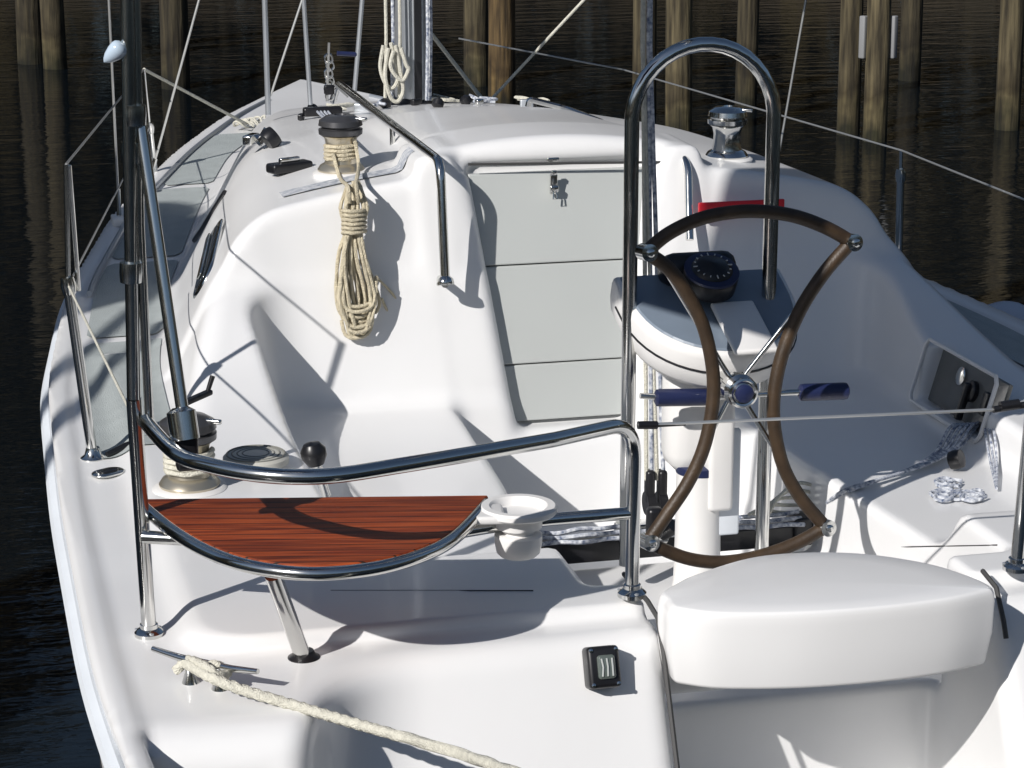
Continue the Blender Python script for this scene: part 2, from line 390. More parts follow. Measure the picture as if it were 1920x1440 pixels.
# ---------------- portlight in the cabin side and slot window
pa,n0=side_pt(409,442); pb,n0b=side_pt(380,532); n0=(n0+n0b).normalized(); p0=(pa+pb)/2
fwd=(pa-pb); WL=fwd.length; fwd=(fwd-n0*n0.dot(fwd)).normalized(); u2=n0.cross(fwd)
def stadium(c,ax,ay,L,W,n=10,lift=0,nn=None):
    out=[]; r=W/2
    for s,a0 in((1,-90),(-1,90)):
        for q in range(n+1):
            a=math.radians(a0+180*q/n); out.append(c+ax*(s*(L/2-r)*1+r*math.cos(a))+ay*(r*math.sin(a))+(nn*lift if nn else Vector()))
    return out
def plate(outline,nn,t,m,name,parent):
    n=len(outline); V=[p for p in outline]+[p+nn*t*.7 for p in outline]
    c=sum(outline,Vector())/n; V+=[c+(p-c)*.93+nn*t for p in outline]
    Fc=[(i,(i+1)%n,n+(i+1)%n,n+i) for i in range(n)]+[(n+i,n+(i+1)%n,2*n+(i+1)%n,2*n+i) for i in range(n)]+[tuple(range(2*n,3*n)),tuple(range(n-1,-1,-1))]
    return mesh(name,V,Fc,m,parent)
win=plate(stadium(p0,fwd,u2,WL*1.15,.115,nn=n0),n0,.012,CHROME,'cabin_window',boat)
plate(stadium(p0+n0*.0125,fwd,u2,WL*.98,.08,nn=n0),n0,.003,GLASS,'pane',win)
MB().box(p0+n0*.02,(WL*.8,.022,.008),(fwd,u2,n0),.003).build('hinge_bar',CHROME,win)
q0,m0=side_pt(402,395,.003); q1,m1=side_pt(370,445,.003)
MB().tube([side_pt(424,362,.004)[0],q0,side_pt(382,430,.004)[0],side_pt(366,452,.004)[0]],.008,8).build('drip_groove',BLK,deck_o)
# ---------------- winches
def winch(base,s,parent=boat,name='winch',axis=(0,0,1),bron=True):
    w=MB().lathe([(.072*s,0),(.074*s,.01*s),(.066*s,.022*s),(.052*s,.03*s),(.048*s,.05*s),(.047*s,.085*s),(.052*s,.108*s),(.062*s,.116*s)],base,axis,32).build(name,TANSP if bron else CHROME,parent)
    MB().lathe([(.060*s,.1165*s),(.068*s,.12*s),(.069*s,.135*s),(.058*s,.139*s),(.058*s,.143*s),(.069*s,.147*s),(.066*s,.163*s),(.045*s,.176*s),(.02*s,.18*s),(.018*s,.172*s),(0,.172*s)],base,axis,32).build('jaw_ring',mat('jaw_grey',(.10,.10,.105),.3,.6) if bron else CHROME,w)
    MB().box(Vector(base)+Vector((.05*s,-.03*s,.168*s)),(.06*s,.014*s,.012*s),((.8,-.5,0),(.5,.8,0),(0,0,1)),.004).build('feeder_arm',CHROME,w)
    MB().lathe([(.088*s,-.012),(.09*s,-.002),(.08*s,.004),(.072*s,.004)],base,axis,32).build('base_plate',WPL,w)
    return w
wb_=onto(640,322); winch(wb_,.88)
w2=P(356,912,z=1.156); winch(w2,.92,bron=True)
ws=P(1362,312,y=2.25); ws.z=zt1(ws.x,ws.y); winch(ws,.82,bron=False)
# handle lying across the stern winch
hb=w2+Vector((0,0,.185)); MB().box(hb+Vector((.02,.02,.01)),(.10,.018,.012),((.75,.6,.1),(-.6,.75,0),(0,0,1)),.004).tube([hb+Vector((.05,.05,.01)),hb+Vector((.065,.055,.05))],[.005,.006],10).build('winch_handle',BLK,boat)
# rope clutches, blocks and line guides on the cabin top
def clutch(px,py,L,W,H,ang,name='rope_clutch'):
    b=onto(px,py); a=math.radians(ang); A=(Vector((math.cos(a),math.sin(a),0)),Vector((-math.sin(a),math.cos(a),0)),Vector((0,0,1)))
    o=MB().box(b+Vector((0,0,H/2)),(L,W,H),A,.008).build(name,BLK,boat)
    MB().box(b+Vector((0,0,H+.006)),(L*.5,W*.3,.014),A,.004).build('clutch_lever',CHROME,o); return o
clutch(543,322,.13,.05,.028,24); 
bl=onto(508,278); o=MB().lathe([(.01,-.02),(.03,-.018),(.034,0),(.03,.018),(.01,.02)],bl+Vector((0,0,.03)),(.8,.2,.55)).build('turning_block',BLK,boat)
MB().box(bl+Vector((-.05,.06,.02)),(.07,.03,.03),((.5,.8,0),(-.8,.5,0),(0,0,1)),.006).lathe([(.02,-.022),(.012,.0),(.02,.022)],bl+Vector((-.02,.03,.03)),(.8,.2,.55)).build('block_cheek',CHROME,o)
bl=onto(605,220); o=MB().box(bl+Vector((0,0,.02)),(.13,.035,.03),bev=.008).build('deck_organizer',BLK,boat)
for k,dx in enumerate((-.022,-.008,.008,.022)):
    MB().tube(sub(bl+Vector((dx*.8,0,.02)),Vector(wb_)+Vector((dx*1.6,.05,.14-.02*k)),6),.004,6).build('halyard',FLECK,boat)
# grey speckled patch behind the cabin winch
yy0=2.02
V=[];Fc=[];n=22
for i in range(n+1):
    for j in range(9):
        x=-.74+.36*i/n; y=2.12+.07*j/8+.04*(x+.6); V.append((x,y,zt1(x,y)+.004))
for i in range(n):
    for j in range(8): Fc.append((i*9+j,(i+1)*9+j,(i+1)*9+j+1,i*9+j+1))
PATCH=mat('fleck_patch',(.62,.63,.64),.8,vscale=55,col2=(.22,.25,.30))
mesh('speckled_patch',V,Fc,PATCH,deck_o)
# ---------------- deck fittings aft
b=P(480,864,z=1.172)
dv=MB().lathe([(.075,-.004),(.075,.010),(.068,.016),(.05,.018),(.0,.020)],b,n=36).build('deck_vent',mat('vent_grey',(.50,.49,.44),.5),boat)
rg=MB()
for rr in (.03,.042,.054,.066): rg.tube([b+Vector((rr*math.cos(a),rr*math.sin(a),.019-.0005*(rr*60))) for a in np.linspace(0,2*math.pi,40)[:-1]],.0022,5,closed=True)
rg.build('vent_ring',mat('vent_dark',(.2,.2,.18),.6),dv)
b=P(203,888,z=1.128); A=(Vector((.85,.5,0)),Vector((-.5,.85,0)),Vector((0,0,1)))
o=plate(stadium(b,A[0],A[1],.082,.055,nn=A[2]),A[2],.006,CHROME,'deck_filler',boat); plate(stadium(b+A[2]*.006,A[0],A[1],.05,.03,nn=A[2]),A[2],.003,BLK,'filler_key',o)
tk0=[P(200,852,z=1.137),P(235,838,z=1.142),P(300,815,z=1.150)]; MB().tube(tk0,[.006,.011,.011],8).build('deck_strip',BLK,boat)  # short black strip along the port side deck
def seam(pts): MB().tube([onto(x,y,.0005) for x,y in pts],.0016,5).build('locker_seam',GASKET,deck_o)
seam([(x,1108-.0*x) for x in range(620,1020,20)]); seam([(x,1026-(x-1690)*.02) for x in range(1690,1890,20)])
# black-capped rail brace by the seat
b=P(612,930,z=1.168); tp=P(588,850,y=b.y-.02)
o=MB().tube([b,tp],.010).build('rail_brace',CHROME,boat); MB().lathe([(.0,-.03),(.018,-.026),(.028,-.008),(.028,.008),(.018,.022),(0,.026)],tp,(-.2,0,1)).build('brace_cap',BLK,o)
b2=P(565,935,z=1.168)
# stern cleat
def cleat(px0,py0,px1,py1,z):
    a=P(px0,py0,z=z+.05);b=P(px1,py1,z=z+.05); c=(a+b)/2; d=(b-a)
    o=MB().tube([a,a.lerp(b,.25)+Vector((0,0,-.006)),c+Vector((0,0,-.008)),a.lerp(b,.75)+Vector((0,0,-.006)),b],[.005,.007,.009,.007,.005],10).build('cleat',CHROME,boat)
    for t in(.36,.64): 
        q=a.lerp(b,t); MB().lathe([(.018,-.056),(.016,-.048),(.010,-.03),(.010,-.008)],q).build('cleat_foot',CHROME,o)
cleat(286,1216,484,1259,1.118)
# stern light on the transom
sl_n=Vector((0,-1,.33)).normalized(); p,nn=side_pt(1122,1262,.0); nn=Vector((0,-.93,.36)); p=p+Vector((0,.0,.012))
ax=Vector((1,0,0)); ay=nn.cross(ax).normalized()
o=MB().box(p+nn*.022,(.062,.078,.046),(ax,ay,nn),.008).build('stern_light',BLK,boat)
lens=MB().box(p+nn*.046+ax*.003,(.034,.045,.014),(ax,ay,nn),.006).build('lens',mat('light_lens',(.10,.12,.11),.08,spec=.8),o)
gl=MB()
for i in range(3): gl.tube([p+nn*.0535+ax*(-.007+.010*i)+ay*-.017,p+nn*.0545+ax*(-.005+.009*i),p+nn*.0535+ax*(-.007+.010*i)+ay*.016],.0018,6)
gl.build('glint_rib',mat('lens_glint',(.42,.44,.43),.15),lens)  # pale ribs paint the lens glints as colour
for sx,sy in((-1,1),(1,1),(-1,-1),(1,-1)): MB().lathe([(.004,0),(.004,.002),(0,.003)],p+nn*.0455+ax*(.024*sx)+ay*(.032*sy),nn,n=10).build('screw_head',CHROME,o)
# ---------------- stern rail, poles, teak seat
R_=.0138
top_pts=[P(272,790,y=.075)]+[P(x,y,z=1.55) for x,y in((330,850),(400,874),(480,889),(560,894),(640,890),(750,873))]+[P(900,848,z=1.543),P(1040,824,z=1.53)]
e=P(1150,805,z=1.55); ft=Vector((-.392,.018,1.168))
e=top_pts[-1]; path=spline(top_pts,8)+fillet([e,Vector((-.392,.016,1.512)),ft],.075,10)[1:]
rail=MB().tube(path,R_,16).build('stern_rail',CHROME,boat)
def flange(o,parent): MB().lathe([(.028,-.004),(.028,.004),(.022,.010),(.017,.012),(.017,.020),(.014,.022)],o,n=24).build('rail_flange',CHROME,parent); [MB().lathe([(.0045,0),(.0045,.002),(0,.0035)],Vector(o)+Vector((.024*math.cos(a),.024*math.sin(a),.006)),n=10).build('flange_screw',ALU,parent) for a in (.6,2.7,4.8)]
flange(ft,rail)
pf=Vector(P(280,1188,z=1.122)); pt=Vector((-1.318,.085,1.60)); 
MB().tube([pf,pf.lerp(pt,.9),pt],.0140,16).build('rail_post',CHROME,rail); flange(pf,rail)
MB().tube(fillet([Vector((-.389,.018,1.331)),Vector((-.62,.02,1.331)),Vector((-.9,-.06,1.331)),Vector((-1.2,.05,1.331)),Vector((-1.31,.10,1.331))],.12),.0125,12).build('mid_rail',CHROME,rail)
MB().tube([Vector((-.389,.018,1.55)),Vector((-.386,.0,1.60)),Vector((-.392,.02,1.66))],.0115).build('rail_stub',CHROME,rail) if False else None
# tall poles on the port quarter, carrying an added unseen panel that shades starboard
ptop=P(240,80,y=.075); dirp=(ptop-pt).normalized(); pole_top=pt+dirp*1.45
pole=MB().tube([pt,pt+dirp*.7,pole_top],.0125,14).build('panel_pole',CHROME,boat)
off=P(268,420,y=.08)-P(247,420,y=.08)
MB().tube([P(281,800,y=.085),P(262,420,y=.085),P(256,80,y=.085),P(256,80,y=.085)+dirp*.6],.0085,10).build('pole_brace',CHROME,pole)
k1=P(349,815,z=1.565); k2=P(262,230,y=.09)
b_=MB().tube([k1,k2],.0115,14).build('pole_strut',CHROME,pole)
for q in (P(252,215,y=.08),P(246,510,y=.08),P(248,285,y=.09)): MB().lathe([(.020,-.018),(.021,.0),(.020,.018)],q,dirp).build('pole_clamp',CHROME,pole)
MB().lathe([(.018,-.03),(.026,-.028),(.026,.022),(.014,.03)],k1+Vector((-.005,0,.02)),(k2-k1)).build('strut_end',CHROME,pole)
MB().box(k1+Vector((0,-.0,-.03)),(.04,.03,.07),bev=.008).build('strut_bracket',BLK,pole)
q=P(222,92,y=.07); MB().lathe([(0,-.035),(.006,-.030),(.011,-.022),(.015,-.010),(.0165,.0),(.015,.006),(.010,.011),(0,.013)],q,(.9,-.2,.8)).build('pole_lamp',mat('lamp_glass',(.45,.55,.65),.15),pole)
# unseen panel added square to the sun to shade the starboard cockpit
SUN=Vector((.25,.2,-.208)).normalized()
shd=Vector((.78,.62,0)).normalized(); eu=Vector((shd.y,-shd.x,0)); slope=-SUN.z/math.hypot(SUN.x,SUN.y)
def lightpt(u,v,s): return shd*s+eu*u+Vector((0,0,v-slope*s))
cn=[lightpt(-1.26,1.82,-1.36),lightpt(-.31,1.82,-1.36),lightpt(-.31,2.98,-.90),lightpt(-1.26,2.98,-.90)]
cc=sum(cn,Vector())/4; nx=(cn[1]-cn[0]).normalized(); ny=(cn[3]-cn[0]).normalized(); nz=nx.cross(ny)
sp=MB().box(cc,((cn[1]-cn[0]).length,(cn[3]-cn[0]).length,.035),(nx,ny,nz),.006).build('shade_panel',PANEL_BLUE,boat)
MB().tube(cn,.02,8,closed=True).build('panel_frame',ALU,sp); MB().tube([pole_top,cc-nz*.03 if (pole_top-cc).dot(nz)<0 else cc+nz*.03],.014).build('panel_arm',CHROME,sp)
# teak seat
ZS=1.37
L0=P(268,936,z=ZS);R0=P(915,929,z=ZS)
arc=[L0]+[P(x,y,z=ZS) for x,y in((330,985),(400,1024),(480,1049),(580,1060),(690,1052),(780,1030),(850,995))]+[R0]
arcs=spline(arc,8)
cxy=(L0+R0)/2; ux=(R0-L0).normalized(); uy=Vector((0,0,1)).cross(ux)
seat=bpy.data.objects.new('stern_seat',None); COL.objects.link(seat); seat.parent=boat; seat.location=cxy; seat.rotation_euler=(0,0,math.atan2(ux.y,ux.x))
loc=[((p-cxy).dot(ux),(p-cxy).dot(uy)) for p in arcs]
n=len(loc); V=[];Fc=[]
for (sc,z) in((1,-.022),(1,-.003),(.992,0)):
    V+=[(x*sc,y*sc if y<0 else y,z) for x,y in loc]
for r in range(2): Fc+=[(r*n+i,r*n+(i+1)%n,(r+1)*n+(i+1)%n,(r+1)*n+i) for i in range(n)]
Fc+=[tuple(2*n+i for i in range(n)),tuple(range(n-1,-1,-1))]
tp_=mesh('teak_panel',V,Fc,TEAK,seat,False)
rim=[(x*1.008,y*1.02-.005,-.011) for x,y in loc]; MB().tube(rim[1:-1],.0125,12).build('seat_rim',CHROME,seat)
rz=-seat.rotation_euler[2]; Rm=Matrix.Rotation(rz,3,'Z')
lf=Rm@(P(570,1236,z=1.118)-cxy); lt=Rm@(P(512,1078,y=-.13)-cxy)
lg=MB().tube([lf,lt],.0155,14).build('leg',CHROME,seat); MB().lathe([(.030,-.004),(.030,.005),(.022,.010),(.018,.018)],lf).build('leg_flange',BLK,lg)
# second brace under the seat joined to the deck behind
lf2=Rm@(P(610,925,z=1.17)-cxy); 
# cup holder
cb=P(972,962,z=1.352)
cb=P(972,958,z=1.360)
ch=MB().lathe([(.044,-.004),(.069,-.004),(.073,.0),(.073,.008),(.069,.012),(.055,.012),(.051,.008),(.047,-.004),(.044,-.03),(0,-.034)],cb,n=40).build('cup_holder',WPL,boat)
MB().lathe([(0,-.088),(.034,-.087),(.041,-.080),(.045,-.060),(.045,-.046),(.041,-.043),(.030,-.042),(.030,-.03)],cb,n=40).build('cup',WPL,ch)
cb2=P(880,975,z=1.352)
out=[]
MB().box(cb+Vector((-.095,.0,.0)),(.13,.085,.016),((.98,-.18,0),(.18,.98,0),(0,0,1)),.006).build('holder_arm',WPL,ch)
# ---------------- helm seat
ol=[(1241,1112),(1262,1096),(1300,1078),(1400,1047),(1500,1036),(1620,1038),(1740,1056),(1820,1080),(1858,1097),(1863,1104),(1853,1108),(1780,1124),(1650,1140),(1500,1150),(1350,1151),(1275,1143),(1256,1137),(1247,1125)]
olp=[P(x,y,z=1.205) for x,y in ol]; olp[0].x-=.005
ols=spline(olp,6,True); cen=sum(ols,Vector())/len(ols); n=len(ols)
V=[];Fc=[];lay=[(.93,1.055,0),(.965,1.056,0),(.975,1.062,0),(1.005,1.12,0),(1.008,1.18,0),(1.003,1.194,0),(.992,1.202,0),(.978,1.206,0),(.955,1.2075,0),(.7,1.211,0),(.35,1.214,0),(.05,1.215,0)]
for sc,z,dy in lay: V+=[Vector((cen.x+(p.x-cen.x)*sc,cen.y+(p.y-cen.y)*sc-(0.0 if z>1.1 else 0),z)) for p in ols]
for r in range(len(lay)-1): Fc+=[(r*n+i,r*n+(i+1)%n,(r+1)*n+(i+1)%n,(r+1)*n+i) for i in range(n)]
Fc+=[tuple((len(lay)-1)*n+i for i in range(n)),tuple(range(n-1,-1,-1))]
hs=mesh('helm_seat',V,Fc,GEL,boat)
MB().box((-.03,.06,1.005),(.60,.13,.09),bev=.01).build('light_block',GEL,hs)  # hidden block added to stop sun leaking under the seat
MB().tube([Vector((cen.x+(p.x-cen.x)*1.008,cen.y+(p.y-cen.y)*1.008,1.178)) for p in ols],.004,6,closed=True).build('seat_gasket',GASKET,hs) if False else None
for s,x0 in((-1,-.372),(1,.318)):
    MB().tube(([Vector((x0,.14,1.165)),Vector((x0,-.02,1.165))] if s<0 else [Vector((x0,-.02,1.168))])+[Vector((x0,-.085,1.155)),Vector((x0,-.125,1.10))]+([Vector((x0,-.25,.85)),Vector((x0,-.42,.58))] if s<0 else [Vector((x0,-.14,1.07))]),.005,6).build('gate_gasket',GASKET,hs)
# ---------------- steering pedestal
ped=MB().lathe([(.058,.862),(.054,.90),(.052,1.0),(.051,1.15),(.051,1.152)],(0.0,.80,0),n=32).build('steering_pedestal',WPL,boat)
MB().lathe([(.0505,1.150),(.053,1.152),(.053,1.168),(.050,1.170)],(0,.80,0),n=32).build('pedestal_collar',NAVY,ped)
uc=MB(); uc.box((0.0,.83,1.33),(.15,.12,.36),bev=.045); uc.box((.035,.765,1.20),(.06,.05,.26),bev=.012); uc.build('pedestal_body',WPL,ped)
lc=MB(); lc.box((.062,.775,1.13),(.052,.02,.25),bev=.006)
lc.build('folding_leg',RUB,ped)
# guard
gl_=fillet([Vector((-.165,.84,.95)),Vector((-.165,.84,2.0)),Vector((-.16,.84,2.0)),Vector((.155,.84,2.0)),Vector((.155,.84,.93))],.001) 
def guard(y,zt,w,r,z0):
    pts=[Vector((-w,y,z0)),Vector((-w,y,zt-w))]+[Vector((-w*math.cos(a),y,zt-w+w*math.sin(a))) for a in np.linspace(.1,math.pi-.1,18)]+[Vector((w,y,zt-w)),Vector((w,y,z0))]
    return MB().tube(pts,r,16)
guard(.82,2.115,.163,.0165,.935).build('binnacle_guard',CHROME,ped)
# pod
tilt=.36
def podpt(u,v,h): # u athwart, v aft from hinge, h off plane
    return Vector((u-.0,.93-v*math.cos(.38)-h*math.sin(.38)*1,1.585-v*math.sin(.38)+h*math.cos(.38)))
po=[]
for a in np.linspace(0,math.pi,25): po.append((.03-.20*math.cos(a),.05+.275*math.sin(a)**.75))
po=[(-.17,0.0)]+po+[(.23,0.0)]; n=len(po)
def podlayer(sc,h): return [podpt(.03+(x-.03)*sc,.12+(y-.12)*sc,h) for x,y in po]
V=[];Fc=[];Ls=[(.78,-.108),(.92,-.104),(.975,-.088),(1.0,-.055),(1.0,-.018),(.987,-.006),(.96,0.0)]
for sc,h in Ls: V+=podlayer(sc,h)
for r in range(len(Ls)-1): Fc+=[(r*n+i,r*n+(i+1)%n,(r+1)*n+(i+1)%n,(r+1)*n+i) for i in range(n)]
Fc+=[tuple((len(Ls)-1)*n+i for i in range(n)),tuple(range(n-1,-1,-1))]
pod=mesh('instrument_pod',V,[tuple(reversed(f)) for f in Fc],WPL,ped)
V=podlayer(.93,.0012)+podlayer(.91,.005); Fc=[(i,(i+1)%n,n+(i+1)%n,n+i) for i in range(n)]+[tuple(n+i for i in range(n)),tuple(range(n-1,-1,-1))]
mesh('pod_panel',V,[tuple(reversed(f)) for f in Fc],POD,pod,False)
MB().tube([podpt(.03+(x-.03)*1.003,.12+(y-.12)*1.003,-.05) for x,y in po[1:-1]],.0028,6).build('pod_seam',BLK,pod)
# compass and instrument hood
cp=Vector((.015,.84,1.565))
hd=MB().box(cp+Vector((0,.05,.035)),(.175,.09,.075),((1,0,0),(0,.93,-.36),(0,.36,.93)),.03).build('instrument_hood',BLK,ped)
cmp_=MB().lathe([(.06,-.02),(.062,.01),(.056,.02),(.05,.018),(.046,.03),(.03,.042),(0,.047)],cp+Vector((.005,-.03,.03)),(0,-.45,.9),n=32).build('compass',BLK,ped)
MB().lathe([(.058,.018),(.062,.020),(.062,.026),(.054,.028)],cp+Vector((.005,-.03,.03)),(0,-.45,.9),n=32).build('compass_ring',NAVY,cmp_)
tk_=MB(); ca_=Vector((0,-.45,.9)).normalized(); cu_=Vector((1,0,0)); cv_=ca_.cross(cu_)
for k in range(16):
    a=k*math.pi/8; dr_=cu_*math.cos(a)+cv_*math.sin(a); tk_.box(cp+Vector((.005,-.03,.03))+dr_*.040+ca_*.0375,(.010 if k%4==0 else .005,.0022,.002),(dr_,ca_.cross(dr_),ca_))
tk_.build('compass_card',mat('compass_marks',(.6,.6,.58),.5),cmp_)
MB().box(cp+Vector((.045,-.150,-.056)),(.10,.19,.014),((1,0,0),(0,.93,.37),(0,-.37,.93)),.006).build('pod_bracket',WPL,ped)
# throttle / lever with blue grips each side
yl=.70
a=P(1200,742,y=yl); b=P(1335,745,y=yl); c=P(1500,735,y=yl); d=P(1588,733,y=yl)
lev=MB().tube([a,P(1240,745,y=yl),b,P(1460,737,y=yl),c],.007,10).build('table_lever',CHROME,ped)
for (q0,q1) in((P(1228,746,y=yl),P(1340,744,y=yl)),(P(1498,736,y=yl),P(1590,733,y=yl))):
    dd=(q1-q0); MB().lathe([(.012,0),(.0185,.004),(.0195,.012),(.0195,dd.length-.012),(.0185,dd.length-.004),(.012,dd.length)],q0,dd,n=20).build('lever_grip',NAVY,lev)
# ---------------- steering wheel (folded rim)
yw=.545
wheel=bpy.data.objects.new('steering_wheel',None); COL.objects.link(wheel); wheel.parent=boat
def W(px,py): return P(px,py,y=yw)
segs=[[(1212,472),(1255,437),(1320,408),(1400,396),(1480,403),(1545,425),(1594,452)],
 [(1594,456),(1545,512),(1500,582),(1468,660),(1452,735),(1452,800),(1468,872),(1500,932),(1545,985)],
 [(1545,990),(1490,1020),(1420,1044),(1350,1054),(1285,1046),(1216,1018)],
 [(1216,1014),(1250,965),(1290,905),(1320,838),(1336,760),(1336,690),(1318,610),(1285,545),(1250,500),(1212,474)]]
for sg in segs: MB().tube(spline([W(*p) for p in sg],7),.0148,14).build('wheel_rim',LEATHER,wheel)
for q in((1212,473),(1596,454),(1547,988),(1216,1016)):
    p=W(*q); MB().lathe([(.008,-.020),(.018,-.018),(.0185,.018),(.008,.020)],p,(.15,-1,0.1)).lathe([(.006,-.026),(.009,-.024),(.009,.024),(.006,.026)],p,(.15,-1,.1)).build('rim_hinge',CHROME,wheel)
hubp=W(1385,730)
for q in((1585,462),(1226,470),(1540,984),(1226,1012)):
    tgt=W(*q); d=(tgt-hubp).normalized(); MB().tube([hubp+d*.02+Vector((0,.02,0)),tgt],.0058,10).build('spoke',CHROME,wheel)
hb_=MB().lathe([(.034,.02),(.036,.0),(.036,-.010),(.028,-.018),(.024,-.018),(.024,-.03),(.014,-.036),(0,-.037)],hubp,(0,1,0),n=28).lathe([(.016,.02),(.016,.20)],hubp,(0,1,0),n=20)
hb_.build('wheel_hub',CHROME,wheel)
MB().tube([hubp+Vector((.028*math.cos(a),-.03,.028*math.sin(a))) for a in np.linspace(0,6.2832,29)[:-1]],.006,8,closed=True).build('hub_ring',CHROME,wheel)
MB().lathe([(.02,-.034),(.02,-.04),(.014,-.043),(0,-.044)],hubp,(0,1,0),n=20).build('hub_cap',NAVY,wheel)
q=W(1232,985); MB().box(q+Vector((0,.02,0)),(.035,.03,.07),bev=.01).build('rim_lock',BLK,wheel)
MB().lathe([(.020,-.030),(.021,-.022),(.012,-.037),(0,-.039)],hubp,(0,1,0),n=20).build('hub_cap',NAVY,wheel) if False else None
# ---------------- traveller beam across the cockpit and the mainsheet
tb=MB().box((-.0,1.03,.905),(.70,.05,.05),bev=.004).build('traveller',BLK,boat)
for s in(-1,1): MB().box((s*.335,1.03,.915),(.05,.07,.07),bev=.008).build('traveller_end',BLK,tb)
MB().box((-.07,1.03,.945),(.11,.055,.035),bev=.008).build('traveller_car',CHROME,tb)
rp=MB()
for k in range(3): rp.tube(spline([Vector((-.33+.66*i/12,.985+.018*k+.006*math.sin(i*2.1+k),.942+.008*k+.003*math.sin(i*3+k))) for i in range(13)],4),.0055,7)
rp.build('control_line',FLECK,tb)
ms=bpy.data.objects.new('mainsheet',None); COL.objects.link(ms); ms.parent=boat
for i,(px0,px1) in enumerate(((1212,1206),(1222,1216),(1232,1205),(1244,1219))):
    MB().tube(sub(P(px0,900,y=1.0),P(px1,90,y=1.05),6)+[P(px1,90,y=1.05)+Vector((0,.02,.75))],.0055,8).build('sheet_part',WROPE if i%2==0 else FLECK,ms)
for px in(1218,1241):
    q=P(px,905,y=1.0); MB().box(q+Vector((0,0,-.01)),(.022,.03,.085),bev=.008).lathe([(.028,-.010),(.028,.010)],q+Vector((0,0,-.05)),(1,0,.0)).build('sheet_block',BLK,ms)
MB().lathe([(.035,-.014),(.035,.014)],P(1232,995,y=1.0),(1,0.2,0)).tube([P(1238,975,y=1.0),P(1246,940,y=1.0)],.006).build('sheet_swivel',CHROME,ms)
MB().tube([P(1240,1000,y=.95),P(1262,985,y=.93)],.02,10).build('sheet_cam',BLK,ms)
# ---------------- rail on the starboard side of the gate, gate line, lifelines, stanchions
sf=Vector((.392,-.018,1.168)); 
srail=MB().tube(fillet([sf,Vector((.405,-.02,1.5)),Vector((.41,-.02,1.552)),Vector((.56,-.12,1.552)),Vector((.95,-.22,1.552)),Vector((1.25,-.1,1.552)),Vector((1.33,.12,1.56)),Vector((1.335,.14,1.12))],.08),R_,14).build('stern_rail',CHROME,boat); flange(sf,srail); flange(Vector((1.335,.14,1.122)),srail)
gA=P(1196,797,y=.01); gB=P(1862,768,y=-.01)
gt=MB().tube([gA,gB],.0032,8).build('gate_line',WIRE,boat); 
MB().tube([gA,P(1232,797,y=.01)],.008,10).tube([P(1232,797,y=.01),P(1285,794,y=.01)],.0045,8).build('pelican_hook',BLK,gt)
MB().tube([P(1862,768,y=-.01),P(1935,757,y=-.01)],.007,10).tube([P(1875,762,y=-.01),P(1910,757,y=-.01)],.010,10).build('gate_turnbuckle',BLK,gt)
def stanchion(foot,mid,tp,two=True):
    o=MB().tube([foot,mid],.0125,12).build('stanchion',CHROME,boat)
    MB().tube([mid,tp],.006,8).build('stanchion_top',CHROME,o)
    MB().lathe([(.030,-.004),(.030,.006),(.020,.014),(.016,.03)],foot).build('stanchion_base',CHROME,o)
    MB().lathe([(.015,-.02),(.018,0),(.015,.02)],mid,(mid-foot)).build('stanchion_collar',CHROME,o)
    return o
s1f=P(175,862,z=1.122); s1m=P(128,535,y=s1f.y); s1t=P(124,308,y=s1f.y)
st=stanchion(s1f,s1m,s1t); MB().tube([P(147,545,y=s1f.y+.02),P(129,310,y=s1f.y)],.006,8).build('stanchion_brace',CHROME,st)
s2f=P(292,345,z=1.17); s2m=P(280,240,y=s2f.y); s2t=P(270,130,y=s2f.y); stanchion(s2f,s2m,s2t)
s3f=P(178,430,z=1.15); 
s4t=P(1690,282,x=1.31); s4f=Vector((1.33,s4t.y+.03,1.12)); stanchion(s4f,s4f.lerp(s4t,.8),s4t)
ll=lambda pts,r=.003,m=WIRE: MB().tube(pts,r,7).build('lifeline',m,boat)
ll([s1t,s2t]); ll([s1m,P(246,775,y=.085)],.0028,WROPE); ll([s1m,s2m],.0024); ll([P(262,790,y=.08),s1t]) if False else None
ll([s1t,P(222,197,y=2.6)],.003) if False else None
far=P(890,80,x=.35); ll([P(860,72,x=.30),P(1170,131,x=.95),s4t]); ll([s4t,P(1930,378,x=1.335)]); 
ll([P(170,330,y=2.0),P(160,80,y=2.0)],.0015) if False else None
# cap and lower shrouds at the side decks, toe rails
for (cx_,cy_,ux_,uy_,zz) in ((178,440,160,80,1.155),(196,388,229,235,1.155),(1478,345,1497,80,1.155)):
    if cx_<1000: a=P(cx_,cy_,z=zz)
    else: a=Vector((1.13,3.75,1.15))
    b=P(ux_,uy_,y=a.y); dx_=max(-(float(fB(a.y))-.05)-a.x,0) if cx_<1000 else 0; a.x+=dx_; b.x+=dx_; a.z=zt1(a.x,a.y)
    sh=MB().tube([a,a+(b-a)*4.5],.0042,8).build('shroud',WIRE,boat)
    MB().tube([a,a+(b-a).normalized()*.12],.008,8).build('turnbuckle',CHROME,sh)
    MB().box(a+Vector((0,0,.012)),(.05,.09,.03),bev=.006).build('chainplate',WPL,sh)
for s in(-1,1): MB().tube([Vector((s*(float(fB(y))-.075),y,float(fG(y))+.016)) for y in np.arange(2.9,6.1,.1)],.009,8).build('toe_rail',ALU,deck_o)
